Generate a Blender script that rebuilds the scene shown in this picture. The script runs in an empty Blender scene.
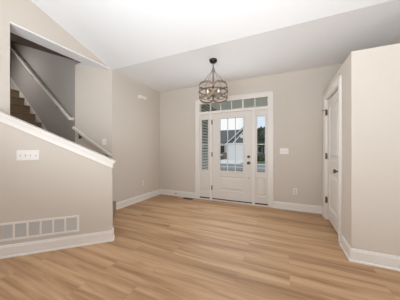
import bpy, bmesh, math, random
from mathutils import Vector, Matrix, noise
random.seed(7)
SC = bpy.context.scene
COL = SC.collection

# ------------------------------------------------------------------ camera, sky, lights, exposure
cam_d = bpy.data.cameras.new('camera')
cam_d.sensor_fit = 'HORIZONTAL'; cam_d.sensor_width = 36.0
cam_d.lens = 36.0 * 185.18 / 400.0
cam_d.shift_y = -0.0016; cam_d.shift_x = 0.0009
cam_d.clip_start = 0.05; cam_d.clip_end = 400
cam = bpy.data.objects.new('camera', cam_d); COL.objects.link(cam)
cam.location = (0, 0, 1.2)
cam.rotation_euler = (math.radians(90), 0, math.radians(24.4257))
SC.camera = cam

world = bpy.data.worlds.new('sky'); SC.world = world; world.use_nodes = True
wn = world.node_tree; wn.nodes.clear()
w_out = wn.nodes.new('ShaderNodeOutputWorld'); w_bg = wn.nodes.new('ShaderNodeBackground')
w_tc = wn.nodes.new('ShaderNodeTexCoord'); w_no = wn.nodes.new('ShaderNodeTexNoise'); w_cr = wn.nodes.new('ShaderNodeValToRGB')
w_no.inputs['Scale'].default_value = 3.0; w_no.inputs['Detail'].default_value = 5
w_cr.color_ramp.elements[0].position = 0.40; w_cr.color_ramp.elements[0].color = (0.74, 0.83, 0.96, 1)
w_cr.color_ramp.elements[1].position = 0.60; w_cr.color_ramp.elements[1].color = (1.0, 1.0, 1.0, 1)
wn.links.new(w_tc.outputs['Generated'], w_no.inputs['Vector']); wn.links.new(w_no.outputs['Fac'], w_cr.inputs['Fac'])
wn.links.new(w_cr.outputs['Color'], w_bg.inputs['Color']); wn.links.new(w_bg.outputs['Background'], w_out.inputs['Surface'])
w_bg.inputs['Strength'].default_value = 0.92

def area(name, loc, target, sx, sy, watts, color):
    d = bpy.data.lights.new(name, 'AREA'); d.shape = 'RECTANGLE'; d.size = sx; d.size_y = sy
    d.energy = watts; d.color = color
    o = bpy.data.objects.new(name, d); COL.objects.link(o); o.location = loc
    o.rotation_euler = (Vector(target) - Vector(loc)).to_track_quat('-Z', 'Y').to_euler()
    return o
# daylight entering through the two tall windows of the wall behind the camera
area('window_daylight', (-1.55, -4.40, 1.75), (-1.0, 1.0, 1.9), 2.1, 2.1, 15, (0.885, 0.96, 1.0))
area('window_daylight', (1.65, -4.40, 1.75), (1.0, 1.0, 1.9), 2.1, 2.1, 5, (0.885, 0.96, 1.0))
# added side fill lamps that lift the entry; no windows stand there
area('side_fill', (3.35, 0.2, 1.5), (-2.0, 3.2, 2.2), 1.8, 1.8, 52, (0.885, 0.96, 1.0))
area('side_fill', (-2.95, -2.6, 1.5), (0.2, 3.4, 2.3), 1.8, 1.8, 5, (0.885, 0.96, 1.0))
# strobe bounced off the vaulted ceiling behind the camera
bounce = area('bounce_light', (-0.5, -0.8, 1.2), (-0.6, 0.85, 3.05), 2.2, 1.4, 81, (0.885, 0.96, 1.0)); bounce.data.spread = math.radians(140)
# added lamp just inside the glass, unseen from behind, boosting the door's daylight
area('door_fill', (-1.08, 4.03, 1.32), (-1.08, 0.0, 1.32), 1.4, 1.2, 14.5, (0.885, 0.96, 1.0))
# added fill lamp by the inner front wall, brightening the dark stairwell
area('stairwell_fill', (-5.0, 1.16, 3.0), (-4.6, 2.1, 2.2), 1.0, 0.5, 9, (1.0, 0.99, 0.97))

SC.view_settings.view_transform = 'Standard'; SC.view_settings.look = 'None'
SC.view_settings.exposure = 0.18; SC.view_settings.gamma = 1.0; SC.view_settings.use_curve_mapping = False
try:
    SC.cycles.use_denoising = True
    SC.cycles.max_bounces = 12; SC.cycles.diffuse_bounces = 8
except Exception:
    pass

# ------------------------------------------------------------------ measures (metres; x along the far wall, y into the house front)
UL = -3.037      # left wall
VF = 4.099       # far wall
VK = 2.569       # line where the flat ceiling meets the vault
UC, VC = 0.665, 2.495   # closet block corner
H, HB = 2.74, 2.2545    # flat ceiling, closet block top
UR = 1.404
S2 = 2 ** -0.5
D0, DK = 2.6876, 3.964  # half wall face and stair back wall, both on the diagonal
T0 = 0.2234             # half wall end, along the diagonal
def diag(t, d): return (-S2 * t - S2 * d, -S2 * t + S2 * d)

# ------------------------------------------------------------------ materials
def mat(name, color, rough=0.5, metal=0.0, noise_scale=None, amount=0.06, bump=0.0, spec=0.5):
    m = bpy.data.materials.new(name); m.use_nodes = True; nt = m.node_tree
    b = nt.nodes['Principled BSDF']
    b.inputs['Base Color'].default_value = (*color, 1); b.inputs['Roughness'].default_value = rough
    b.inputs['Metallic'].default_value = metal; b.inputs['Specular IOR Level'].default_value = spec
    if noise_scale:
        tc = nt.nodes.new('ShaderNodeTexCoord'); no = nt.nodes.new('ShaderNodeTexNoise')
        no.inputs['Scale'].default_value = noise_scale; no.inputs['Detail'].default_value = 4
        nt.links.new(tc.outputs['Object'], no.inputs['Vector'])
        cr = nt.nodes.new('ShaderNodeValToRGB')
        cr.color_ramp.elements[0].position = 0.3; cr.color_ramp.elements[1].position = 0.7
        cr.color_ramp.elements[0].color = (*[c * (1 - amount) for c in color], 1)
        cr.color_ramp.elements[1].color = (*[min(1, c * (1 + amount)) for c in color], 1)
        nt.links.new(no.outputs['Fac'], cr.inputs['Fac']); nt.links.new(cr.outputs['Color'], b.inputs['Base Color'])
        if bump:
            bp = nt.nodes.new('ShaderNodeBump'); bp.inputs['Strength'].default_value = bump; bp.inputs['Distance'].default_value = 0.003
            nt.links.new(no.outputs['Fac'], bp.inputs['Height']); nt.links.new(bp.outputs['Normal'], b.inputs['Normal'])
    return m

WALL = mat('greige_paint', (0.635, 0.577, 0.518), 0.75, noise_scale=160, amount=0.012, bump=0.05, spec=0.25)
CEIL = mat('ceiling_white', (0.82, 0.83, 0.85), 0.85, noise_scale=120, amount=0.012, bump=0.06, spec=0.2)
TRIM = mat('trim_white', (0.79, 0.755, 0.715), 0.4, noise_scale=40, amount=0.01)
DOORW = mat('door_white', (0.72, 0.68, 0.64), 0.42, noise_scale=40, amount=0.01)
PLATE = mat('plate_white', (0.80, 0.765, 0.73), 0.35, noise_scale=60, amount=0.01)
PLATED = mat('plate_slot', (0.56, 0.52, 0.48), 0.5, noise_scale=60, amount=0.02)
BRONZE = mat('dark_bronze', (0.045, 0.034, 0.027), 0.35, 0.85, noise_scale=30, amount=0.15)
PEWTER = mat('brushed_bronze', (0.20, 0.16, 0.12), 0.35, 0.9, noise_scale=60, amount=0.2)
NICKEL = mat('aged_nickel', (0.16, 0.135, 0.11), 0.32, 0.9, noise_scale=60, amount=0.15)
CHAMP = mat('weathered_champagne', (0.27, 0.205, 0.148), 0.42, 0.5, noise_scale=35, amount=0.3)
STAIRC = mat('stairwell_brown', (0.085, 0.05, 0.022), 0.6, noise_scale=9, amount=0.25)  # mottled dark brown for the stairwell ceiling and end wall
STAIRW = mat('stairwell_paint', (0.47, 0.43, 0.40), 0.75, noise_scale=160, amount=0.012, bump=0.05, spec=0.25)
GRILLE = mat('grille_grey', (0.66, 0.655, 0.64), 0.5, noise_scale=80, amount=0.02)
DUCT_GAP = mat('duct_gap_dark', (0.12, 0.12, 0.12), 0.7, noise_scale=20, amount=0.1)
SWEEP = mat('sill_brown', (0.06, 0.04, 0.03), 0.6, noise_scale=30, amount=0.15)
REG = mat('register_brown', (0.075, 0.045, 0.028), 0.45, 0.3, noise_scale=30, amount=0.15)
RUBBER = mat('rubber_grey', (0.2, 0.19, 0.18), 0.6, noise_scale=30, amount=0.1)

def carpet_mat():
    m = mat('carpet_tan', (0.31, 0.235, 0.16), 0.95, noise_scale=70, amount=0.35, bump=0.6, spec=0.1)
    return m
CARPET = carpet_mat()

def glass_mat(name='clear_glass', tint=(1, 1, 1), refl=0.06):
    m = bpy.data.materials.new(name); m.use_nodes = True; nt = m.node_tree; nt.nodes.clear()
    o = nt.nodes.new('ShaderNodeOutputMaterial'); mx = nt.nodes.new('ShaderNodeMixShader')
    t = nt.nodes.new('ShaderNodeBsdfTransparent'); g = nt.nodes.new('ShaderNodeBsdfGlossy')
    t.inputs['Color'].default_value = (*tint, 1); g.inputs['Roughness'].default_value = 0.03
    mx.inputs[0].default_value = refl
    nt.links.new(t.outputs[0], mx.inputs[1]); nt.links.new(g.outputs[0], mx.inputs[2]); nt.links.new(mx.outputs[0], o.inputs[0])
    return m
GLASS = glass_mat('door_glass', (0.955, 0.965, 0.96), 0.0)
SHADEG = glass_mat('lamp_glass', (0.93, 0.91, 0.88), 0.14)

def emit_mat(name, color, strength):
    m = mat(name, color, 0.3); b = m.node_tree.nodes['Principled BSDF']
    b.inputs['Emission Color'].default_value = (*color, 1); b.inputs['Emission Strength'].default_value = strength
    return m
BULB = emit_mat('warm_bulb', (1.0, 0.9, 0.76), 0.12)

def floor_mat():
    m = bpy.data.materials.new('oak_plank'); m.use_nodes = True; nt = m.node_tree; L = nt.links; N = nt.nodes.new
    b = nt.nodes['Principled BSDF']
    tc = N('ShaderNodeTexCoord')
    br = N('ShaderNodeTexBrick'); br.offset = 0.37; br.offset_frequency = 2; br.squash = 1
    br.inputs['Color1'].default_value = (0.0, 0, 0, 1); br.inputs['Color2'].default_value = (1, 1, 1, 1)
    br.inputs['Mortar'].default_value = (0.5, 0.5, 0.5, 1)
    br.inputs['Scale'].default_value = 1.0; br.inputs['Mortar Size'].default_value = 0.0012; br.inputs['Mortar Smooth'].default_value = 0.3
    br.inputs['Brick Width'].default_value = 1.22; br.inputs['Row Height'].default_value = 0.178
    L.new(tc.outputs['Object'], br.inputs['Vector'])
    # grain: noise stretched along the planks, shifted per plank
    mp = N('ShaderNodeMapping'); mp.inputs['Scale'].default_value = (0.55, 7.5, 1.0)
    sh = N('ShaderNodeVectorMath'); sh.operation = 'MULTIPLY_ADD'
    sh.inputs[1].default_value = (0.5, 0.12, 0); L.new(br.outputs['Color'], sh.inputs[0]); L.new(tc.outputs['Object'], sh.inputs[2])
    L.new(sh.outputs[0], mp.inputs['Vector'])
    n1 = N('ShaderNodeTexNoise'); n1.inputs['Scale'].default_value = 1.0; n1.inputs['Detail'].default_value = 6; n1.inputs['Roughness'].default_value = 0.6; n1.inputs['Distortion'].default_value = 0.9
    L.new(mp.outputs[0], n1.inputs['Vector'])
    mp2 = N('ShaderNodeMapping'); mp2.inputs['Scale'].default_value = (2.6, 46.0, 1.0); L.new(sh.outputs[0], mp2.inputs['Vector'])
    n2 = N('ShaderNodeTexNoise'); n2.inputs['Scale'].default_value = 1.0; n2.inputs['Detail'].default_value = 4; L.new(mp2.outputs[0], n2.inputs['Vector'])
    ad = N('ShaderNodeMath'); ad.operation = 'MULTIPLY_ADD'; ad.inputs[1].default_value = 0.06; L.new(br.outputs['Color'], ad.inputs[0]); L.new(n1.outputs['Fac'], ad.inputs[2])
    ad2 = N('ShaderNodeMath'); ad2.operation = 'MULTIPLY_ADD'; ad2.inputs[1].default_value = 0.22; L.new(n2.outputs['Fac'], ad2.inputs[0]); L.new(ad.outputs[0], ad2.inputs[2])
    cr = N('ShaderNodeValToRGB'); e = cr.color_ramp.elements
    e[0].position = 0.46; e[0].color = (0.32, 0.185, 0.098, 1)
    e[1].position = 0.82; e[1].color = (0.60, 0.395, 0.238, 1)
    k = e.new(0.57); k.color = (0.425, 0.255, 0.140, 1)
    k = e.new(0.68); k.color = (0.525, 0.33, 0.19, 1)
    L.new(ad2.outputs[0], cr.inputs['Fac'])
    mx = N('ShaderNodeMixRGB'); mx.inputs['Color2'].default_value = (0.17, 0.10, 0.055, 1)
    ml = N('ShaderNodeMath'); ml.operation = 'MULTIPLY'; ml.inputs[1].default_value = 0.3; L.new(br.outputs['Fac'], ml.inputs[0])
    L.new(ml.outputs[0], mx.inputs['Fac']); L.new(cr.outputs['Color'], mx.inputs['Color1'])
    L.new(mx.outputs[0], b.inputs['Base Color'])
    b.inputs['Roughness'].default_value = 0.5; b.inputs['Specular IOR Level'].default_value = 0.22
    bp = N('ShaderNodeBump'); bp.inputs['Strength'].default_value = 0.12; bp.inputs['Distance'].default_value = 0.002
    L.new(n2.outputs['Fac'], bp.inputs['Height']); L.new(bp.outputs['Normal'], b.inputs['Normal'])
    return m
FLOOR = floor_mat()

# ------------------------------------------------------------------ mesh helpers (built in world space, stored about each object's own origin)
class MB:
    def __init__(self): self.bm = bmesh.new()
    def hexa(self, c):
        v = [self.bm.verts.new(p) for p in c]
        for f in ((0, 3, 2, 1), (4, 5, 6, 7), (0, 1, 5, 4), (1, 2, 6, 5), (2, 3, 7, 6), (3, 0, 4, 7)):
            self.bm.faces.new([v[i] for i in f])
        return self
    def box(self, x0, x1, y0, y1, z0, z1):
        return self.hexa([(x0, y0, z0), (x1, y0, z0), (x1, y1, z0), (x0, y1, z0), (x0, y0, z1), (x1, y0, z1), (x1, y1, z1), (x0, y1, z1)])
    def prism(self, pts, vec):
        vec = Vector(vec); a = [self.bm.verts.new(p) for p in pts]; b = [self.bm.verts.new(Vector(p) + vec) for p in pts]
        n = len(a); self.bm.faces.new(a); self.bm.faces.new(b[::-1])
        for i in range(n): self.bm.faces.new([a[i], b[i], b[(i + 1) % n], a[(i + 1) % n]])
        return self
    def fbox(self, fr, a0, a1, b0, b1, n0, n1):
        P = fr.pt
        return self.hexa([P(a0, b0, n0), P(a1, b0, n0), P(a1, b1, n0), P(a0, b1, n0), P(a0, b0, n1), P(a1, b0, n1), P(a1, b1, n1), P(a0, b1, n1)])
    def relief(self, fr, a0, a1, b0, b1, prof):
        loops = [[self.bm.verts.new(fr.pt(a, b, n)) for a, b in ((a0 + i, b0 + i), (a1 - i, b0 + i), (a1 - i, b1 - i), (a0 + i, b1 - i))] for i, n in prof]
        for p, q in zip(loops, loops[1:]):
            for k in range(4): self.bm.faces.new([p[k], p[(k + 1) % 4], q[(k + 1) % 4], q[k]])
        self.bm.faces.new(loops[-1])
        return self
    def extrude_profile(self, fr, prof, a0, a1, m0=0.0, m1=0.0):
        """prof: (n, b) points; runs from a0 to a1; mitre shift m per unit n at each end"""
        A = [self.bm.verts.new(fr.pt(a0 + m0 * n, b, n)) for n, b in prof]
        B = [self.bm.verts.new(fr.pt(a1 + m1 * n, b, n)) for n, b in prof]
        k = len(A); self.bm.faces.new(A); self.bm.faces.new(B[::-1])
        for i in range(k): self.bm.faces.new([A[i], B[i], B[(i + 1) % k], A[(i + 1) % k]])
        return self
    def tube(self, path, r, seg=10, closed=False):
        path = [Vector(p) for p in path]; rings = []; n = len(path); up = None
        for i, p in enumerate(path):
            if closed: t = path[(i + 1) % n] - path[i - 1]
            else: t = path[min(i + 1, n - 1)] - path[max(i - 1, 0)]
            t.normalize()
            if up is None: up = t.orthogonal().normalized()
            up = (up - t * up.dot(t)).normalized(); s = t.cross(up)
            rr = r[i] if isinstance(r, (list, tuple)) else r
            rings.append([self.bm.verts.new(p + (up * math.cos(2 * math.pi * k / seg) + s * math.sin(2 * math.pi * k / seg)) * rr) for k in range(seg)])
        for i in range(n if closed else n - 1):
            p, q = rings[i], rings[(i + 1) % n]
            for k in range(seg): self.bm.faces.new([p[k], p[(k + 1) % seg], q[(k + 1) % seg], q[k]])
        if not closed: self.bm.faces.new(rings[0][::-1]); self.bm.faces.new(rings[-1])
        return self
    def ribbon(self, path, center, w, th, closed=True):
        """flat metal band following path round a vertical axis: height w along the path's normal, thickness th radially"""
        path = [Vector(p) for p in path]; n = len(path); rings = []
        for i, p in enumerate(path):
            t = (path[(i + 1) % n] - path[i - 1]) if closed else (path[min(i + 1, n - 1)] - path[max(i - 1, 0)])
            t.normalize(); rad = Vector((p.x - center[0], p.y - center[1], 0)).normalized()
            side = t.cross(rad).normalized()
            rings.append([self.bm.verts.new(p + side * w / 2 * a + rad * th / 2 * c) for a, c in ((1, 1), (1, -1), (-1, -1), (-1, 1))])
        for i in range(n if closed else n - 1):
            p, q = rings[i], rings[(i + 1) % n]
            for k in range(4): self.bm.faces.new([p[k], p[(k + 1) % 4], q[(k + 1) % 4], q[k]])
        if not closed: self.bm.faces.new(rings[0][::-1]); self.bm.faces.new(rings[-1])
        return self
    def lathe(self, prof, origin, axis=(0, 0, 1), seg=20):
        axis = Vector(axis).normalized(); a = axis.orthogonal().normalized(); b = axis.cross(a); o = Vector(origin); rings = []
        for r, h in prof:
            r = max(r, 0.0004)
            rings.append([self.bm.verts.new(o + axis * h + (a * math.cos(2 * math.pi * k / seg) + b * math.sin(2 * math.pi * k / seg)) * r) for k in range(seg)])
        for p, q in zip(rings, rings[1:]):
            for k in range(seg): self.bm.faces.new([p[k], p[(k + 1) % seg], q[(k + 1) % seg], q[k]])
        self.bm.faces.new(rings[0][::-1]); self.bm.faces.new(rings[-1])
        return self
    def blob(self, c, r, sub=3, rough=0.25, sq=1.0, seed=0, freq=2.2):
        d = bmesh.ops.create_icosphere(self.bm, subdivisions=sub, radius=1.0)
        for v in d['verts']:
            k = 1 + rough * noise.noise(v.co * freq + Vector((seed, seed * 1.7, 0))) * 1.6 + rough * 0.6 * noise.noise(v.co * freq * 3.1 + Vector((seed, 0, 3)))
            v.co = Vector((v.co.x * r * k, v.co.y * r * k, v.co.z * r * k * sq)) + Vector(c)
        return self
    def build(self, name, m, parent=None, smooth=False, bevel=0.0):
        bmesh.ops.recalc_face_normals(self.bm, faces=self.bm.faces)
        vs = self.bm.verts
        lo = Vector([min(v.co[i] for v in vs) for i in range(3)]); hi = Vector([max(v.co[i] for v in vs) for i in range(3)])
        org = Vector(((lo.x + hi.x) / 2, (lo.y + hi.y) / 2, lo.z))
        for v in vs: v.co -= org
        me = bpy.data.meshes.new(name); self.bm.to_mesh(me); self.bm.free()
        if smooth:
            for p in me.polygons: p.use_smooth = True
        me.materials.append(m)
        o = bpy.data.objects.new(name, me); COL.objects.link(o); ORG[o.name] = org
        if parent: o.parent = parent; o.location = org - ORG[parent.name]
        else: o.location = org
        if bevel:
            md = o.modifiers.new('bevel', 'BEVEL'); md.width = bevel; md.segments = 2; md.limit_method = 'ANGLE'
        return o
ORG = {}
class Frame:
    def __init__(self, o, a, n): self.o = Vector(o); self.a = Vector(a); self.n = Vector(n); self.b = Vector((0, 0, 1))
    def pt(self, a, b, n): return self.o + self.a * a + self.b * b + self.n * n
FAR = Frame((0, VF, 0), (1, 0, 0), (0, -1, 0))
LEFT = Frame((UL, 0, 0), (0, 1, 0), (1, 0, 0))
CLO = Frame((UC, 0, 0), (0, 1, 0), (-1, 0, 0))
CLF = Frame((0, VC, 0), (1, 0, 0), (0, -1, 0))
_h = diag(0, D0); HALF = Frame((_h[0], _h[1], 0), (-S2, -S2, 0), (S2, -S2, 0))     # a = distance up along the half wall
_k = diag(0, DK); KW = Frame((_k[0], _k[1], 0), (-S2, -S2, 0), (S2, -S2, 0))
GREY = Frame((0, 2.137, 0), (1, 0, 0), (0, -1, 0))

def props(o, label=None, cat=None, group=None, kind=None):
    if label: o['label'] = label
    if cat: o['category'] = cat
    if group: o['group'] = group
    if kind: o['kind'] = kind
    return o
def empty(name, loc, label, cat, group=None, kind=None):
    o = bpy.data.objects.new(name, None); COL.objects.link(o); o.location = loc; o.empty_display_size = 0.1
    ORG[o.name] = Vector(loc)
    return props(o, label, cat, group, kind)
def struct(o, label, cat): return props(o, label, cat, kind='structure')

# ------------------------------------------------------------------ the shell
m = MB().box(-3.4, 3.5, -4.5, 4.2, -0.08, 0.0)
struct(m.build('floor', FLOOR), 'light oak plank floor running across the whole entry', 'floor')

OX0, OX1, OZ = -1.875, -0.285, 2.31          # opening for the front door unit
m = MB()
m.box(UL - 0.12, OX0, VF, VF + 0.14, 0, H).box(OX1, UR + 0.12, VF, VF + 0.14, 0, H).box(OX0, OX1, VF, VF + 0.14, OZ, H)
struct(m.build('wall_far', WALL), 'greige far wall that holds the white front door', 'wall')
m = MB().prism([(UL, VF, 0), (UL - 0.12, VF, 0), (UL - 0.12, VK + 0.05, 0), (UL, VK, 0)], (0, 0, H))
struct(m.build('wall_left', WALL), 'greige left wall with the small white chime box', 'wall')
k0 = diag(0, DK); kc = (UL, VK); ke = (-3.469, 2.137)
m = MB().prism([(kc[0], kc[1], 0), (kc[0] - 0.1, kc[1] + 0.06, 0), (ke[0] - 0.06, ke[1] + 0.1, 0), (ke[0], ke[1], 0)], (0, 0, H))
struct(m.build('wall_stair_back', WALL), 'narrow pale wall behind the short lower handrail', 'wall')
# wall of the upper flight, with its sloping top
def cz(u): return 2.744 + 0.384 * (-3.272 - u)
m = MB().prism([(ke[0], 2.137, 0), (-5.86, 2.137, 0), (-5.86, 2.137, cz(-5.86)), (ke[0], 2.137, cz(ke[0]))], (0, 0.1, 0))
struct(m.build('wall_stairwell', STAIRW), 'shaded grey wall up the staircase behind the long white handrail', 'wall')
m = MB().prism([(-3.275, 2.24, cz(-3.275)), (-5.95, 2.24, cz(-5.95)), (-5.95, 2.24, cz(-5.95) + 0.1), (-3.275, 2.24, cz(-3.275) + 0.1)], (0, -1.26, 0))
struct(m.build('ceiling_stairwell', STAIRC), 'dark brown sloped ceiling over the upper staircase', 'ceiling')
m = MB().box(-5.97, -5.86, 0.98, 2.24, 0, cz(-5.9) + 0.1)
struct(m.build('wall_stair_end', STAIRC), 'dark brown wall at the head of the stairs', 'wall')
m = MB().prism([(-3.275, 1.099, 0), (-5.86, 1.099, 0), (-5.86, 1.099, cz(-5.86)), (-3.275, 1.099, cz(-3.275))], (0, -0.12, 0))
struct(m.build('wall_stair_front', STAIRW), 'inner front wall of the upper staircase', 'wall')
# living room wall with the big stair opening; header above carries the vault line
def vz(v): return H + 0.333 * (VK - v)
RG = -1.0
m = MB()
m.prism([(UL, 1.099, 0), (UL, -4.5, 0), (UL, -4.5, vz(2 * RG + 4.5)), (UL, RG, vz(RG)), (UL, 1.099, vz(1.099))], (-0.235, 0, 0))
m.prism([(UL, 1.099, H + 0.02), (UL, VK - 0.06, H + 0.02), (UL, 1.099, vz(1.099))], (-0.235, 0, 0))
struct(m.build('wall_opening', WALL), 'pale wall and sloped header around the stair opening', 'wall')
# flat entry ceiling and the vault
m = MB().box(UL - 0.12, UR + 0.12, VK, VF + 0.14, H, H + 0.1)
m.prism([(UL, 1.099, H), (UL, VK, H), (kc[0] - 0.02, kc[1] + 0.02, H), (ke[0] - 0.01, ke[1] + 0.02, H), (-3.272, 2.137, H), (-3.272, 1.099, H)], (0, 0, 0.02))
struct(m.build('ceiling', CEIL), 'flat white entry ceiling above the front door', 'ceiling')
m = MB().prism([(UL, VK, H), (UL, RG, vz(RG)), (UL, -4.5, vz(2 * RG + 4.5)), (UL, -4.5, vz(2 * RG + 4.5) + 0.1), (UL, RG, vz(RG) + 0.1), (UL, VK, H + 0.1)], (6.55, 0, 0))
struct(m.build('ceiling_vault', CEIL), 'bright white vaulted ceiling rising towards the viewer', 'ceiling')
# rest of the living room behind and to the right of the camera
m = MB()
bz = vz(2 * RG + 4.5)
m.box(UL - 0.2, 3.55, -4.62, -4.5, 0, 0.6).box(UL - 0.2, 3.55, -4.62, -4.5, 2.65, bz)
for a, b in ((UL - 0.2, -2.65), (-0.45, 0.55), (2.75, 3.55)): m.box(a, b, -4.62, -4.5, 0.6, 2.65)
struct(m.build('wall_behind', WALL), 'living room wall with two tall windows behind the viewer', 'wall')
m = MB().prism([(3.5, VC, 0), (3.5, -4.5, 0), (3.5, -4.5, bz), (3.5, RG, vz(RG)), (3.5, VC, vz(VC))], (0.1, 0, 0))
struct(m.build('wall_right', WALL), 'right hand living room wall outside the picture', 'wall')
m = MB().box(UR, 3.55, VC, VC + 0.12, 0, H).box(UR, UR + 0.12, VC, VF + 0.1, 0, H)
struct(m.build('wall_beside_closet', WALL), 'wall seen above the closet block ledge', 'wall')
# closet block: a lower boxed volume with a flat ledge on top
DV0, DV1, DZ = 2.945, 3.795, 2.06
m = MB()
m.box(UC, UC + 0.115, VC, DV0, 0, HB).box(UC, UC + 0.115, DV1, VF, 0, HB).box(UC, UC + 0.115, DV0, DV1, DZ, HB)
m.box(UC + 0.115, UR, VC, VC + 0.115, 0, HB)
m.box(UC + 0.115, UR, VC + 0.115, VF, HB - 0.09, HB)
struct(m.build('wall_closet', WALL), 'greige closet block with a ledge top lower than the ceiling', 'wall')

# half wall on the diagonal
SL, ZT = 0.4925, 1.062 - 0.4925 * 0.0
def capz(a): return 1.062 + SL * (a - T0)
TE = 1.60
m = MB()
A = lambda a, z, n: HALF.pt(a, z, n)
m.prism([A(T0, 0, 0), A(TE + 0.02, 0, 0), A(TE + 0.02, capz(TE + .02) - 0.026, 0), A(T0, capz(T0) - 0.026, 0)], HALF.n * -0.125)
struct(m.build('wall_half', WALL), 'angled greige half wall beside the stairs with a sloping top', 'wall')
# cap and apron
m = MB()
m.prism([A(T0 - 0.035, capz(T0 - .035) - 0.026, 0.032), A(TE, capz(TE) - 0.026, 0.032), A(TE, capz(TE), 0.032), A(T0 - 0.035, capz(T0 - .035), 0.032)], HALF.n * -0.19)
m.prism([A(T0 - 0.012, capz(T0 - .012) - 0.108, 0.014), A(TE, capz(TE) - 0.108, 0.014), A(TE, capz(TE) - 0.026, 0.014), A(T0 - 0.012, capz(T0 - .012) - 0.026, 0.014)], HALF.n * -0.014)
m.prism([A(T0 - 0.012, capz(T0) - 0.114, 0.014), A(T0, capz(T0) - 0.108, 0.014), A(T0, capz(T0) - 0.026, 0.014), A(T0 - 0.012, capz(T0) - 0.032, 0.014)], HALF.n * -0.153)
m.prism([A(T0 - 0.022, capz(T0 - .022) - 0.046, 0.024), A(TE, capz(TE) - 0.046, 0.024), A(TE, capz(TE) - 0.026, 0.024), A(T0 - 0.022, capz(T0 - .022) - 0.026, 0.024)], HALF.n * -0.024)
struct(m.build('trim_1', TRIM, bevel=0.004), 'white sloping cap and apron on the angled half wall', 'trim')

# baseboards
BP = [(0, 0), (0.026, 0), (0.026, 0.010), (0.022, 0.017), (0.015, 0.020), (0.015, 0.112), (0.010, 0.120), (0.010, 0.128), (0.006, 0.136), (0, 0.136)]
def base(name, label, runs, m_=None):
    m = MB()
    for fr, a0, a1, s0, s1 in runs: m.extrude_profile(fr, BP, a0, a1, s0, s1)
    struct(m.build(name, TRIM), label, 'baseboard')
base('baseboard_far', 'white baseboard along the far wall on both sides of the door', [(FAR, UL, -1.966, 1, 0), (FAR, -0.194, UC, 0, -1)])
base('baseboard_left', 'white baseboard along the left wall', [(LEFT, VK + 0.085, VF, 0, -1)])
base('baseboard_closet', 'white baseboard round the corner of the closet block', [(CLO, VC, 2.853, -1, 0), (CLO, 3.885, VF, 0, -1), (CLF, UC, UR, -1, 0), (CLF, UR, 3.5, 0, 0)])
END = Frame(HALF.pt(T0, 0, 0), -HALF.n, -HALF.a)
base('baseboard_half', 'white baseboard along the foot of the angled half wall', [(HALF, T0, TE + 0.02, -1, 0), (END, 0, 0.125, -1, 0)])

# ------------------------------------------------------------------ front door unit
m = MB()
CO0, CO1, CZ = -1.966, -0.194, 2.398
for a0, a1, b0, b1 in ((CO0, OX0 + 0.012, 0, CZ), (OX1 - 0.012, CO1, 0, CZ), (OX0 + 0.012, OX1 - 0.012, OZ - 0.012, CZ)):
    m.fbox(FAR, a0, a1, b0, b1, 0, 0.018)
m.fbox(FAR, CO0 - 0.004, CO0 + 0.02, 0, CZ + 0.004, 0.016, 0.026).fbox(FAR, CO1 - 0.02, CO1 + 0.004, 0, CZ + 0.004, 0.016, 0.026).fbox(FAR, CO0 - 0.004, CO1 + 0.004, CZ - 0.02, CZ + 0.004, 0.016, 0.026)
struct(m.build('trim_2', TRIM, bevel=0.003), 'white casing around the front door, sidelights and transom', 'trim')
m = MB()   # frame: jambs, mullion posts, transom bar, sill
for a0, a1 in ((OX0, -1.865), (-1.598, -1.540), (-0.622, -0.566), (-0.298, OX1)):
    m.fbox(FAR, a0, a1, 0, 2.085, -0.11, 0.004)
m.fbox(FAR, OX0, OX1, 2.046, 2.098, -0.11, 0.008)
m.fbox(FAR, OX0, OX1, 0, 0.026, -0.13, 0.012)
struct(m.build('trim_3', TRIM, bevel=0.002), 'white posts and sill between the front door and sidelights', 'trim')

# transom
wt = empty('window_1', (-1.08, VF + 0.05, 2.098), 'wide transom window of six grey panes above the front door', 'window', kind='structure')
m = MB(); TX0, TX1 = -1.852, -0.308
m.fbox(FAR, OX0, TX0, 2.098, OZ, -0.09, -0.012).fbox(FAR, TX1, OX1, 2.098, OZ, -0.09, -0.012)
m.fbox(FAR, TX0, TX1, 2.098, 2.106, -0.09, -0.012).fbox(FAR, TX0, TX1, 2.300, OZ, -0.09, -0.012)
w6 = (TX1 - TX0) / 6
for k in range(1, 6):
    hw = 0.022 if k == 4 else 0.011
    m.fbox(FAR, TX0 + k * w6 - hw, TX0 + k * w6 + hw, 2.10, 2.305, -0.075, -0.03)
m.build('frame', DOORW, wt, bevel=0.002)
MB().fbox(FAR, TX0, TX1, 2.10, 2.305, -0.056, -0.050).build('pane', GLASS, wt)

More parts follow.
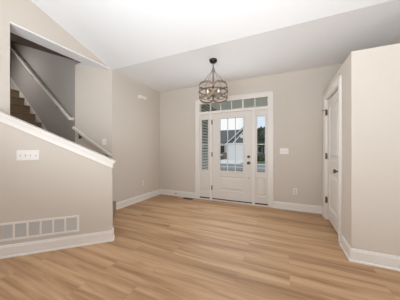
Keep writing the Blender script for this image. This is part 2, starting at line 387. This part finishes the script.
def lite(name, label, p0, p1, g0, g1):
    w = empty(name, ((p0 + p1) / 2, VF + 0.03, 0.05), label, 'window', kind='structure')
    m = MB(); GB, GT = 0.715, 1.905
    m.fbox(FAR, p0, g0 - 0.022, 0.055, 2.046, -0.055, -0.010).fbox(FAR, g1 + 0.022, p1, 0.055, 2.046, -0.055, -0.010)
    m.fbox(FAR, g0 - 0.022, g1 + 0.022, GT + 0.022, 2.046, -0.055, -0.010).fbox(FAR, g0 - 0.022, g1 + 0.022, 0.60, GB - 0.022, -0.055, -0.010)
    m.fbox(FAR, g0 - 0.022, g1 + 0.022, 0.055, 0.20, -0.055, -0.010)
    m.build('panel_frame', DOORW, w, bevel=0.002)
    MB().relief(FAR, g0 - 0.022, g1 + 0.022, 0.20, 0.60, [(0, -0.010), (0.006, -0.018), (0.016, -0.020), (0.034, -0.012), (0.04, -0.011)]).build('raised_panel', DOORW, w)
    m = MB()
    for a0, a1, b0, b1 in ((g0 - 0.022, g0, GB - 0.022, GT + 0.022), (g1, g1 + 0.022, GB - 0.022, GT + 0.022), (g0, g1, GT, GT + 0.022), (g0, g1, GB - 0.022, GB)):
        m.fbox(FAR, a0, a1, b0, b1, -0.05, 0.0)
    m.fbox(FAR, g0, g1, 1.300, 1.318, -0.036, -0.020)
    m.build('glass_frame', DOORW, w, bevel=0.003)
    MB().fbox(FAR, g0, g1, GB, GT, -0.034, -0.028).build('pane', GLASS, w)
    MB().fbox(FAR, p0 + 0.004, p1 - 0.004, 0.027, 0.055, -0.06, -0.012).build('weatherstrip', SWEEP, w)
lite('window_2', 'narrow sidelight left of the front door showing grey siding', -1.865, -1.598, -1.812, -1.643)
lite('window_3', 'narrow sidelight right of the front door showing lawn and trees', -0.566, -0.298, -0.519, -0.358)

S0, S1, SB, ST = -1.537, -0.625, 0.052, 2.042
fd = empty('door_1', ((S0 + S1) / 2, VF + 0.03, SB), 'white front door with large divided glass and one raised panel below', 'door', kind='structure')
G0, G1, GB, GT = -1.344, -0.815, 0.712, 1.907
m = MB()
m.fbox(FAR, S0, G0 - 0.03, SB, ST, -0.05, -0.006).fbox(FAR, G1 + 0.03, S1, SB, ST, -0.05, -0.006)
m.fbox(FAR, G0 - 0.03, G1 + 0.03, GT + 0.03, ST, -0.05, -0.006).fbox(FAR, G0 - 0.03, G1 + 0.03, 0.60, GB - 0.03, -0.05, -0.006).fbox(FAR, G0 - 0.03, G1 + 0.03, SB, 0.235, -0.05, -0.006)
m.build('slab', DOORW, fd, bevel=0.0015)
MB().relief(FAR, G0 - 0.03, G1 + 0.03, 0.235, 0.60, [(0, -0.006), (0.004, -0.001), (0.016, -0.002), (0.024, -0.016), (0.05, -0.016), (0.075, -0.005), (0.08, -0.004)]).build('raised_panel', DOORW, fd)
m = MB()
for a0, a1, b0, b1 in ((G0 - 0.03, G0, GB - 0.03, GT + 0.03), (G1, G1 + 0.03, GB - 0.03, GT + 0.03), (G0, G1, GT, GT + 0.03), (G0, G1, GB - 0.03, GB)):
    m.fbox(FAR, a0, a1, b0, b1, -0.045, 0.008)
m.build('glass_frame', DOORW, fd, bevel=0.004)
gw = (G1 - G0) / 3
m = MB()
for k in (1, 2): m.fbox(FAR, G0 + k * gw - 0.008, G0 + k * gw + 0.008, GB, GT, -0.036, -0.020)
m.fbox(FAR, G0, G1, 1.300, 1.316, -0.036, -0.020)
m.build('muntin', GRILLE, fd)
MB().fbox(FAR, G0, G1, GB, GT, -0.031, -0.025).build('pane', GLASS, fd)
MB().fbox(FAR, S0 + 0.002, S1 - 0.002, 0.027, SB, -0.05, -0.010).build('sweep', SWEEP, fd)
for z in (0.30, 1.08, 1.84):
    h = MB().fbox(FAR, S0 - 0.018, S0 + 0.006, z - 0.05, z + 0.05, -0.012, 0.006).lathe([(0.008, -0.055), (0.008, 0.055)], FAR.pt(S0 - 0.003, z, 0.008), seg=8).build('hinge', NICKEL, fd)
kx = -0.692
MB().lathe([(0.034, 0), (0.034, 0.006), (0.028, 0.010), (0.012, 0.014), (0.012, 0.034), (0.026, 0.042), (0.031, 0.056), (0.026, 0.068), (0.010, 0.073)], FAR.pt(kx, 0.905, -0.006), FAR.n).build('knob', NICKEL, fd, smooth=True)
db = MB().lathe([(0.032, 0), (0.032, 0.008), (0.026, 0.016), (0.008, 0.018)], FAR.pt(kx, 1.04, -0.006), FAR.n).build('deadbolt', NICKEL, fd, smooth=True)
MB().fbox(FAR, kx - 0.006, kx + 0.006, 1.022, 1.058, 0.01, 0.026).build('thumb_turn', NICKEL, db, bevel=0.002)
MB().lathe([(0.010, 0), (0.010, 0.006), (0.005, 0.008)], FAR.pt(kx + 0.005, 0.575, -0.006), FAR.n, seg=12).build('plug', NICKEL, fd)

# ------------------------------------------------------------------ closet door
m = MB()
for a0, a1, b0, b1 in ((2.853, DV0 + 0.012, 0, 2.142), (DV1 - 0.012, 3.885, 0, 2.142), (DV0 + 0.012, DV1 - 0.012, DZ - 0.012, 2.142)):
    m.fbox(CLO, a0, a1, b0, b1, 0, 0.018)
m.fbox(CLO, 2.849, 2.872, 0, 2.146, 0.016, 0.027).fbox(CLO, 3.866, 3.889, 0, 2.146, 0.016, 0.027).fbox(CLO, 2.849, 3.889, 2.123, 2.146, 0.016, 0.027)
m.fbox(CLO, DV0, DV0 + 0.018, 0, DZ, -0.11, 0.002).fbox(CLO, DV1 - 0.018, DV1, 0, DZ, -0.11, 0.002).fbox(CLO, DV0, DV1, DZ - 0.018, DZ, -0.11, 0.002)
struct(m.build('trim_4', TRIM, bevel=0.003), 'white casing around the closet door at the right', 'trim')
E0, E1, EB, ET = DV0 + 0.022, DV1 - 0.022, 0.034, DZ - 0.044
cd = empty('door_2', (UC + 0.02, (E0 + E1) / 2, EB), 'white two-panel closet door at the right with dark knob', 'door', kind='structure')
P0, P1 = E0 + 0.115, E1 - 0.115
m = MB()
m.fbox(CLO, E0, P0, EB, ET, -0.05, -0.014).fbox(CLO, P1, E1, EB, ET, -0.05, -0.014)
for b0, b1 in ((EB, 0.245), (0.83, 1.03), (1.90, ET)): m.fbox(CLO, P0, P1, b0, b1, -0.05, -0.014)
m.build('slab', DOORW, cd, bevel=0.0015)
for b0, b1 in ((0.245, 0.83), (1.03, 1.90)):
    MB().relief(CLO, P0, P1, b0, b1, [(0, -0.014), (0.005, -0.018), (0.014, -0.029), (0.03, -0.031), (0.055, -0.031), (0.085, -0.018), (0.095, -0.017)]).build('raised_panel', DOORW, cd)
for z in (0.34, 1.085, 1.83):
    MB().fbox(CLO, E1 - 0.012, E1 + 0.024, z - 0.048, z + 0.048, -0.01, 0.004).lathe([(0.009, -0.052), (0.009, 0.052)], CLO.pt(E1 + 0.003, z, 0.009), seg=8).build('hinge', NICKEL, cd)
MB().tube([CLO.pt(E1 + 0.003, 1.875, 0.008), CLO.pt(E1 + 0.02, 1.872, 0.035), CLO.pt(E1 + 0.03, 1.868, 0.06)], 0.006, 8).build('hinge_stop', NICKEL, cd)
MB().lathe([(0.033, 0), (0.033, 0.006), (0.026, 0.011), (0.011, 0.015), (0.011, 0.036), (0.024, 0.043), (0.030, 0.056), (0.025, 0.068), (0.008, 0.073)], CLO.pt(E0 + 0.062, 0.905, -0.014), CLO.n).build('knob', NICKEL, cd, smooth=True)

# ------------------------------------------------------------------ stairs
RI = 0.194
st = empty('staircase', (-3.3, 1.7, 0), 'tan carpeted staircase climbing left behind the angled half wall', 'stairs')
d0, d1 = D0 + 0.127, DK - 0.015
def P2(t, d, z): u, v = diag(t, d); return (u, v, z)
for k in range(3):
    t0 = 0.272 + 0.245 * k; t1 = t0 + 0.245
    if k == 0: pts = [P2(t0, d0, 0), P2(t1, d0, 0), P2(t1, d1, 0), P2(0.37, d1, 0), (UL + 0.02, VK + 0.004, 0), (UL + 0.02, VK + 0.08, 0)]
    else: pts = [P2(t0, d0, 0), P2(t1, d0, 0), P2(t1, d1, 0), P2(t0, d1, 0)]
    MB().prism(pts, (0, 0, RI * (k + 1))).build('step', CARPET, st, bevel=0.015)
tl = 0.272 + 0.245 * 3
MB().prism([P2(tl, d0, 0), (-3.03, 0.96, 0), (-3.03, 1.103, 0), (-3.66, 1.103, 0), (-3.66, 2.133, 0), (-3.475, 2.133, 0), P2(tl, d1, 0)], (0, 0, RI * 4)).build('landing', CARPET, st)
for k in range(9):
    u0 = -3.66 - 0.222 * k; z1 = RI * (5 + k)
    MB().box(u0 - (0.222 if k < 8 else 0.38), u0, 1.103, 2.133, max(0, z1 - 0.45), z1).box(u0 - 0.05, u0 + 0.022, 1.103, 2.133, z1 - 0.035, z1).build('step', CARPET, st, bevel=0.008)
# skirt board on the stairwell wall
def skz(u): return 1.625 + 0.883 * (-4.403 - u)
m = MB().prism([(-3.52, 2.136, skz(-3.52) - 0.25), (-5.84, 2.136, skz(-5.84) - 0.25), (-5.84, 2.136, skz(-5.84)), (-3.52, 2.136, skz(-3.52))], (0, -0.016, 0))
struct(m.build('trim_5', TRIM, bevel=0.002), 'thin white skirt board rising along the stairwell wall', 'trim')

def rail(name, label, pts, brackets, ends):
    top = Vector(pts[0]); r = empty(name, pts[-1], label, 'handrail')
    m = MB()
    a, b = Vector(pts[0]), Vector(pts[1]); t = (b - a).normalized(); side = t.cross(Vector((0, 0, 1))).normalized(); up = side.cross(t)
    prof = [(-0.021, -0.020), (0.021, -0.020), (0.021, -0.006), (0.028, 0.002), (0.028, 0.018), (0.016, 0.027), (-0.016, 0.027), (-0.028, 0.018), (-0.028, 0.002), (-0.021, -0.006)]
    m.prism([a + side * x + up * y for x, y in prof], b - a)
    m.build('rail_bar', TRIM, r, bevel=0.003)
    for e, w in ends:
        m = MB(); e = Vector(e); w = Vector(w); tt = (w - e).normalized(); s2 = tt.cross(Vector((0, 0, 1))).normalized()
        m.prism([e - tt * 0.02 + s2 * x + Vector((0, 0, y)) for x, y in prof], (w - e) + tt * 0.02).build('rail_return', TRIM, r, bevel=0.003)
    for q, w in brackets:
        q = Vector(q); w = Vector(w)
        MB().tube([q - up * 0.018, q - Vector((0, 0, 0.06)), (q + w) / 2 - Vector((0, 0, 0.085)), w - Vector((0, 0, 0.085))], 0.008, 8).lathe([(0.028, 0), (0.028, 0.006), (0.012, 0.012)], w - Vector((0, 0, 0.085)), (q - w)).build('bracket', NICKEL, r, smooth=True)
    return r
ro = 0.07
def KP(t, z, n): return KW.pt(t, z, n)
kz = lambda t: 1.094 + 0.845 * (t - 0.37)
rail('handrail', 'short white handrail on the pale wall at the stair foot', [KP(0.96, kz(0.96), ro), KP(0.36, kz(0.36), ro)],
     [(KP(0.86, kz(0.86), ro), KP(0.86, kz(0.86), 0.001)), (KP(0.42, kz(0.42), ro), KP(0.42, kz(0.42), 0.001))], [(KP(0.365, kz(0.365), ro), KP(0.365, kz(0.365), 0.002))])
uz = lambda u: 1.645 + 0.822 * (-3.389 - u)
gy = 2.137 - ro
rail('handrail', 'long white handrail rising along the shaded stairwell wall', [(-5.75, gy, uz(-5.75)), (-3.51, gy, uz(-3.51))],
     [((u, gy, uz(u)), (u, 2.1365, uz(u))) for u in (-3.9, -4.8, -5.5)], [((-3.515, gy, uz(-3.515)), (-3.515, 2.136, uz(-3.515)))])

# ------------------------------------------------------------------ chandelier
CX, CY = -1.105, 3.0
R = 0.236; ZM = 2.178
ch = empty('chandelier', (CX, CY, 2.0), 'round bronze chandelier of interlaced oval bands hanging in front of the transom', 'chandelier')
MB().lathe([(0.012, -0.062), (0.03, -0.058), (0.055, -0.042), (0.068, -0.018), (0.068, 0)], (CX, CY, H), seg=28).build('canopy', BRONZE, ch, smooth=True)
m = MB()
for i in range(3):   # short chain below the canopy
    zc = H - 0.078 - i * 0.03; a = (i % 2) * math.pi / 2
    m.tube([(CX + math.cos(a) * 0.010 * math.cos(q), CY + math.sin(a) * 0.010 * math.cos(q), zc + 0.021 * math.sin(q)) for q in [2 * math.pi * j / 14 for j in range(14)]], 0.0042, 6, True)
m.build('chain', PEWTER, ch, smooth=True)
MB().lathe([(0.008, 2.60), (0.018, 2.592), (0.026, 2.57), (0.026, 2.55), (0.015, 2.535), (0.013, 2.20), (0.024, 2.19), (0.03, 2.16), (0.02, 2.13), (0.008, 2.12)], (CX, CY, 0), seg=16).build('stem', CHAMP, ch, smooth=True)
ph0 = math.atan2(0 - CY, 0 - CX)     # one joint of the bands faces the viewer
def cyl(ph, z, r=R): return (CX + r * math.cos(ph), CY + r * math.sin(ph), z)
for s in range(4):      # four oval links round the drum
    pts = []
    for j in range(44):
        q = 2 * math.pi * j / 44; c, s_ = math.cos(q), math.sin(q)
        ex = math.copysign(abs(c) ** 0.72, c); ez = math.copysign(abs(s_) ** 0.72, s_)
        pts.append(cyl(ph0 + (s + 0.5) * math.pi / 2 + ex * (math.pi / 4 + 0.03), ZM + ez * 0.122, R + (0.006 if s % 2 else -0.002)))
    MB().ribbon(pts, (CX, CY), 0.032, 0.007).build('oval_band', CHAMP, ch)
MB().ribbon([cyl(2 * math.pi * j / 64, ZM + 0.012, R - 0.006) for j in range(64)], (CX, CY), 0.024, 0.006).build('ring', PEWTER, ch)
MB().ribbon([cyl(2 * math.pi * j / 64, ZM - 0.075, R - 0.012) for j in range(64)], (CX, CY), 0.014, 0.006).build('ring', CHAMP, ch)
for s in range(4):
    MB().lathe([(0.016, -0.014), (0.020, 0), (0.016, 0.012), (0.008, 0.018)], cyl(ph0 + s * math.pi / 2, ZM + 0.012, R), (math.cos(ph0 + s * math.pi / 2), math.sin(ph0 + s * math.pi / 2), 0), seg=12).build('joint', BRONZE, ch, smooth=True)
for s in range(4):
    a = ph0 + (s + 0.5) * math.pi / 2
    MB().tube([(CX + 0.018 * math.cos(a), CY + 0.018 * math.sin(a), 2.56), cyl(a, ZM + 0.122, R)], 0.0035, 6).build('hanger_rod', PEWTER, ch)
for s in range(4):
    a = ph0 + (s + 0.5) * math.pi / 2
    arm = MB().tube([(CX, CY, 2.15), cyl(a, 2.10, 0.06), cyl(a, 2.085, 0.10), cyl(a, 2.10, 0.125)], 0.006, 8).lathe([(0.010, 2.085), (0.028, 2.098), (0.028, 2.105), (0.012, 2.108), (0.012, 2.150)], (*cyl(a, 0, 0.125)[:2], 0), seg=14).build('arm', CHAMP, ch, smooth=True)
    MB().lathe([(0.008, 2.150), (0.014, 2.165), (0.015, 2.18), (0.009, 2.205), (0.003, 2.22)], (*cyl(a, 0, 0.125)[:2], 0), seg=14).build('bulb', BULB, arm, smooth=True)
    m = MB()
    cx_, cy_ = cyl(a, 0, 0.125)[:2]
    rings = [[m.bm.verts.new((cx_ + r * math.cos(2 * math.pi * k / 20), cy_ + r * math.sin(2 * math.pi * k / 20), z)) for k in range(20)] for r, z in ((0.03, 2.106), (0.046, 2.125), (0.048, 2.26))]
    for p, q in zip(rings, rings[1:]):
        for k in range(20): m.bm.faces.new([p[k], p[(k + 1) % 20], q[(k + 1) % 20], q[k]])
    m.build('glass_shade', SHADEG, arm, smooth=True)

# ------------------------------------------------------------------ plates, grilles and small fittings
def plate(name, label, cat, fr, a, b, gangs, kind):
    w = 0.070 + 0.046 * (gangs - 1); h = 0.115
    o = empty(name, fr.pt(a, b - h / 2, 0), label, cat)
    MB().fbox(fr, a - w / 2, a + w / 2, b - h / 2, b + h / 2, 0.0002, 0.006).build('cover', PLATE, o, bevel=0.0025)
    for g in range(gangs):
        c = a + (g - (gangs - 1) / 2) * 0.046
        if kind == 'toggle':
            MB().fbox(fr, c - 0.006, c + 0.006, b - 0.013, b + 0.013, 0.0055, 0.0068).build('slot', PLATED, o)
            MB().hexa([fr.pt(c - 0.0045, b - 0.002, 0.0065), fr.pt(c + 0.0045, b - 0.002, 0.0065), fr.pt(c + 0.0045, b + 0.010, 0.0065), fr.pt(c - 0.0045, b + 0.010, 0.0065),
                       fr.pt(c - 0.004, b + 0.006, 0.017), fr.pt(c + 0.004, b + 0.006, 0.017), fr.pt(c + 0.004, b + 0.013, 0.016), fr.pt(c - 0.004, b + 0.013, 0.016)]).build('toggle', PLATE, o)
        else:
            for z in (-0.020, 0.020):
                MB().lathe([(0.0165, 0), (0.0165, 0.002), (0.015, 0.003)], fr.pt(c, b + z, 0.0055), fr.n, seg=16).build('socket', PLATED, o)
    return o
plate('switch_plate', 'white four-gang switch plate on the angled half wall', 'light switch', HALF, T0 + 0.874, 1.132, 4, 'toggle')
plate('switch_plate', 'white three-gang switch plate right of the front door', 'light switch', FAR, 0.008, 1.165, 3, 'toggle')
plate('switch_plate', 'white switch plate on the pale wall above the short handrail', 'light switch', KW, 0.465, 1.345, 1, 'toggle')
plate('outlet', 'white outlet low on the far wall right of the door', 'outlet', FAR, 0.205, 0.375, 1, 'socket')
plate('outlet', 'white outlet low on the left wall under the chime box', 'outlet', LEFT, 3.43, 0.40, 1, 'socket')

bx = empty('door_chime', LEFT.pt(3.405, 2.36, 0), 'small white door chime box high on the left wall', 'door chime')
MB().fbox(LEFT, 3.285, 3.52, 2.365, 2.455, 0.0002, 0.012).build('back_plate', PLATE, bx, bevel=0.003)
MB().fbox(LEFT, 3.295, 3.51, 2.372, 2.449, 0.011, 0.055).build('cover', PLATE, bx, bevel=0.008)

# return air grille: six stamped panels in a white frame
V0, V1, VB, VT = T0 + 0.371, T0 + 1.146, 0.180, 0.382
rv = empty('air_return_grille', HALF.pt((V0 + V1) / 2, VB, 0), 'long white return air grille low on the angled half wall', 'vent')
m = MB(); bd = 0.024
m.fbox(HALF, V0, V1, VB, VB + bd, 0.0002, 0.008).fbox(HALF, V0, V1, VT - bd, VT, 0.0002, 0.008).fbox(HALF, V0, V0 + bd, VB + bd, VT - bd, 0.0002, 0.008).fbox(HALF, V1 - bd, V1, VB + bd, VT - bd, 0.0002, 0.008)
pw = (V1 - V0 - 2 * bd) / 6
for k in range(1, 6):
    c = V0 + bd + k * pw; m.fbox(HALF, c - 0.010, c + 0.010, VB + bd, VT - bd, 0.0002, 0.0075)
m.build('frame', PLATE, rv, bevel=0.002)
for k in range(6):
    c0 = V0 + bd + k * pw + 0.010; c1 = V0 + bd + (k + 1) * pw - 0.010
    m = MB().fbox(HALF, c0, c1, VB + bd, VT - bd, 0.0002, 0.001)
    n = 12; st_ = (VT - VB - 2 * bd) / n
    for j in range(n):
        z = VB + bd + j * st_
        m.hexa([HALF.pt(c0, z + 0.002, 0.001), HALF.pt(c1, z + 0.002, 0.001), HALF.pt(c1, z + 0.004, 0.001), HALF.pt(c0, z + 0.004, 0.001),
                HALF.pt(c0, z + st_ * 0.75, 0.006), HALF.pt(c1, z + st_ * 0.75, 0.006), HALF.pt(c1, z + st_ * 0.75 + 0.002, 0.006), HALF.pt(c0, z + st_ * 0.75 + 0.002, 0.006)])
    m.build('louver_panel', GRILLE, rv)

fr_ = empty('floor_register', (-2.10, 3.985, 0), 'brown floor register on the oak floor left of the door', 'vent')
m = MB(); m.box(-2.245, -1.985, 3.93, 3.94, 0.0003, 0.006).box(-2.245, -1.985, 4.04, 4.05, 0.0003, 0.006).box(-2.245, -2.235, 3.93, 4.05, 0.0003, 0.006).box(-1.995, -1.985, 3.93, 4.05, 0.0003, 0.006)
m.build('frame', REG, fr_)
m = MB()
for k in range(16): x = -2.235 + 0.24 * (k + 0.5) / 16; m.box(x - 0.004, x + 0.004, 3.94, 4.04, 0.0006, 0.005)
m.build('slats', REG, fr_)
MB().box(-2.235, -1.995, 3.94, 4.04, 0.0002, 0.0012).build('duct_opening', DUCT_GAP, fr_)
ds = empty('door_stop', FAR.pt(-2.515, 0.07, 0.015), 'small metal spring door stop on the baseboard left of the front door', 'door stop')
MB().lathe([(0.013, 0), (0.013, 0.006), (0.006, 0.01), (0.006, 0.065)], FAR.pt(-2.515, 0.07, 0.015), FAR.n, seg=12).build('spring', NICKEL, ds)
MB().lathe([(0.009, 0.065), (0.009, 0.082), (0.006, 0.086)], FAR.pt(-2.515, 0.07, 0.015), FAR.n, seg=12).build('tip', RUBBER, ds)

# ------------------------------------------------------------------ outdoors, seen through the glass
GZ = -0.25
CONC = mat('concrete_pale', (0.82, 0.81, 0.79), 0.8, noise_scale=2, amount=0.04)
ASPH = mat('asphalt', (0.26, 0.26, 0.265), 0.9, noise_scale=3, amount=0.1)
GRASS = mat('grass', (0.10, 0.15, 0.055), 0.9, noise_scale=4, amount=0.3)
SIDING = mat('siding_pale', (0.72, 0.70, 0.67), 0.6, noise_scale=10, amount=0.02)
SHINGLE = mat('roof_shingle', (0.15, 0.15, 0.155), 0.9, noise_scale=6, amount=0.25)
GABLE = mat('gable_shake', (0.19, 0.195, 0.20), 0.85, noise_scale=5, amount=0.2)
GARAGE = mat('garage_white', (0.88, 0.88, 0.87), 0.5, noise_scale=3, amount=0.01)
PORCHC = mat('porch_soffit', (0.93, 0.92, 0.89), 0.7, noise_scale=8, amount=0.03)
HOUSEB = mat('house_bluegrey', (0.30, 0.33, 0.35), 0.7, noise_scale=4, amount=0.08)
LEAF = mat('foliage', (0.11, 0.125, 0.09), 0.8, noise_scale=3, amount=0.5)
BARK = mat('bark', (0.10, 0.075, 0.055), 0.9, noise_scale=6, amount=0.3)
DARKG = mat('dark_window', (0.03, 0.032, 0.035), 0.2, noise_scale=3, amount=0.1)
BRICK = mat('brick_brown', (0.24, 0.18, 0.145), 0.85, noise_scale=6, amount=0.3)
def ground(name, label, cat, x0, x1, y0, y1, z0, z1, mt):
    struct(MB().box(x0, x1, y0, y1, z0, z1).build(name, mt), label, cat)
ground('porch_floor', 'concrete porch floor outside the front door', 'porch', -2.2, 1.6, 4.24, 6.5, GZ, -0.06, CONC)
ground('front_lawn', 'green front lawn before the street', 'lawn', -60, 60, 4.24, 13.0, GZ - 0.2, GZ - 0.02, GRASS)
ground('street', 'grey asphalt street crossing beyond the lawn', 'street', -60, 60, 13.0, 18.6, GZ - 0.2, GZ - 0.05, ASPH)
ground('curb', 'pale concrete curb on the far side of the street', 'curb', -60, 60, 18.6, 19.1, GZ - 0.2, GZ, CONC)
ground('sidewalk', 'pale concrete strip in the street', 'sidewalk', -60, 60, 15.4, 15.7, GZ - 0.1, GZ - 0.045, CONC)
ground('far_lawn', 'green lawn across the street', 'lawn', -60, 60, 19.1, 90, GZ - 0.2, GZ - 0.02, GRASS)
ground('driveway', 'pale concrete driveway of the house across the street', 'driveway', -10.6, -4.2, 19.1, 27.9, GZ - 0.15, GZ - 0.005, CONC)
# porch roof
pr = empty('porch_roof', (-0.4, 5.4, 2.35), 'grey porch ceiling and beam seen through the transom', 'porch roof', kind='structure')
m = MB().box(-2.2, 1.6, 4.24, 6.6, 2.62, 2.74)
for k in range(20): y = 4.3 + k * 0.115; m.box(-2.2, 1.6, y, y + 0.09, 2.612, 2.625)
m.build('soffit', PORCHC, pr)
MB().box(-2.2, 1.6, 6.3, 6.5, 2.36, 2.62).build('beam', PORCHC, pr)
MB().box(-2.2, 1.6, 6.6, 6.7, 2.55, 2.75).build('gutter', TRIM, pr)
# own garage side wall with lap siding, seen through the left sidelight
m = MB()
for k in range(34):
    z = GZ + k * 0.088
    m.hexa([(-2.26, 4.25, z), (-2.205, 4.25, z), (-2.205, 6.45, z), (-2.26, 6.45, z), (-2.26, 4.25, z + 0.062), (-2.245, 4.25, z + 0.062), (-2.245, 6.45, z + 0.062), (-2.26, 6.45, z + 0.062)])
struct(MB().box(-2.4, -2.262, 4.25, 6.45, GZ, 2.75).build('wall_porch_gap_shade', DUCT_GAP), 'dark sheet painting the shade between the pale slats beside the porch', 'wall')  # dark sheet paints the shade in the gaps between siding laps
struct(m.build('wall_porch_side', SIDING), 'pale lap siding wall beside the porch', 'wall')

# house across the street
HY = 28.0
hs = empty('house', (-7.0, HY, GZ), 'grey-roofed house with white garage door seen through the front door', 'house')
MB().box(-14.0, -5.1, HY, HY + 9, GZ, 2.2).build('wall', SIDING, hs)
m = MB().prism([(-14.6, HY - 0.5, 2.15), (-5.0, HY - 0.5, 2.15), (-5.0, HY + 4.5, 4.55), (-14.6, HY + 4.5, 4.55)], (0, 0, 0.12))
m.prism([(-14.6, HY + 4.5, 4.55), (-5.0, HY + 4.5, 4.55), (-5.0, HY + 9.5, 2.15), (-14.6, HY + 9.5, 2.15)], (0, 0, 0.12)); m.build('roof', SHINGLE, hs)
gx0, gpk, gx1 = -7.9, -5.2, -3.8; gz0, gz1 = 2.0, 4.35
MB().prism([(gx0 + .3, HY - 1.2, 2.0), (gx1 - .3, HY - 1.2, 2.0), (gpk, HY - 1.2, gz1 - 0.1)], (0, 2.4, 0)).build('gable', GABLE, hs)
m = MB()
for a, b in (((gx0, gz0), (gpk, gz1)), ((gpk, gz1), (gx1, gz0))):
    m.prism([(a[0], HY - 1.5, a[1]), (b[0], HY - 1.5, b[1]), (b[0], HY - 1.5, b[1] - 0.15), (a[0], HY - 1.5, a[1] - 0.15)], (0, 0.12, 0))
    m.prism([(a[0] + (0.7 if a[0] == gx0 else 0), HY - 1.3, a[1] - 0.35 + (0.05 if a[0]==gx0 else 0)), (b[0] - (0.7 if b[0] == gx1 else 0), HY - 1.3, b[1] - 0.42 - (0 if b[0]!=gx1 else -0.07)), (b[0] - (0.7 if b[0] == gx1 else 0), HY - 1.3, b[1] - 0.58), (a[0] + (0.7 if a[0] == gx0 else 0), HY - 1.3, a[1] - 0.5)], (0, 0.1, 0))
m.build('rake_board', GARAGE, hs)
m = MB()
for a, b in (((gx0, gz0), (gpk, gz1)), ((gpk, gz1), (gx1, gz0))):
    m.prism([(a[0], HY - 1.5, a[1]), (b[0], HY - 1.5, b[1]), (b[0], HY - 1.5, b[1] + 0.1), (a[0], HY - 1.5, a[1] + 0.1)], (0, 2.8, 0))
m.build('gable_roof', SHINGLE, hs)
MB().box(gx0 + 0.2, gx1 - 0.2, HY - 1.2, HY, GZ, 2.0).build('garage_front', GARAGE, hs)
m = MB().box(-7.35, -4.4, HY - 1.26, HY - 1.2, GZ, 1.85)
for k in range(1, 4): m.box(-7.35, -4.4, HY - 1.28, HY - 1.25, GZ + k * 0.52, GZ + k * 0.52 + 0.03)
m.build('garage_door', GARAGE, hs)
MB().box(gx0, gx1, HY - 1.35, HY - 1.2, 1.9, 2.12).build('fascia', GARAGE, hs)
MB().lathe([(0.28, 0), (0.28, 0.05)], (-5.5, HY - 1.2, 3.1), (0, -1, 0)).build('gable_vent', GARAGE, hs)
MB().box(-9.1, -8.45, HY - 0.05, HY, 0.5, 1.75).build('window', DARKG, hs)
MB().box(-10.9, -10.6, HY - 0.8, HY - 0.5, GZ, 2.1).build('porch_post', GARAGE, hs)
MB().box(-8.35, -7.75, HY - 1.35, HY - 1.15, GZ, 0.75).build('brick_pier', BRICK, hs)
h2 = empty('house', (-4.0, 60, GZ), 'blue-grey house far off seen through the right sidelight', 'house')
MB().box(-9, 3, 60, 68, GZ, 3.0).build('wall', HOUSEB, h2)
MB().prism([(-9.5, 59.5, 2.9), (-9.5, 68.5, 2.9), (-9.5, 64, 6.6)], (13, 0, 0)).build('roof', SHINGLE, h2)
MB().box(-7.2, -6.2, 59.93, 60, 0.4, 1.9).build('window', DARKG, h2)
def tree(x, y, r, hgt, label, seed):
    t = empty('tree', (x, y, GZ), label, 'tree', 'trees across the street')
    MB().tube([(x, y, GZ - 0.05), (x + 0.05, y, hgt * 0.4), (x, y, hgt * 0.75)], [0.16, 0.12, 0.06], 8).build('trunk', BARK, t)
    m = MB()
    for k in range(5): m.blob((x + random.uniform(-.5, .5) * r, y + random.uniform(-.5, .5) * r, hgt * (0.62 + 0.09 * k)), r * random.uniform(.55, .8), 3, 0.4, 1.0, seed + k, 3.0)
    m.build('crown', LEAF, t)
tree(-3.0, 31, 0.8, 3.6, 'dark bushy tree in the right sidelight', 3)
tree(-4.6, 42, 1.5, 5.0, 'taller hazy tree behind in the right sidelight', 11)
def bush(x, y, r, label, seed):
    MBb = MB()
    for k in range(3): MBb.blob((x + (k - 1) * r * 0.8, y, GZ + r * 0.62), r * (0.8 + 0.15 * (k % 2)), 3, 0.3, 0.8, seed + k, 3.2)
    props(MBb.build('bush', LEAF), label, 'bush')
bush(-2.75, 24.5, 0.7, 'low dark green bush on the lawn seen through the right sidelight', 5)
bush(-8.35, 25.3, 0.4, 'low green bush left of the white garage across the street', 9)
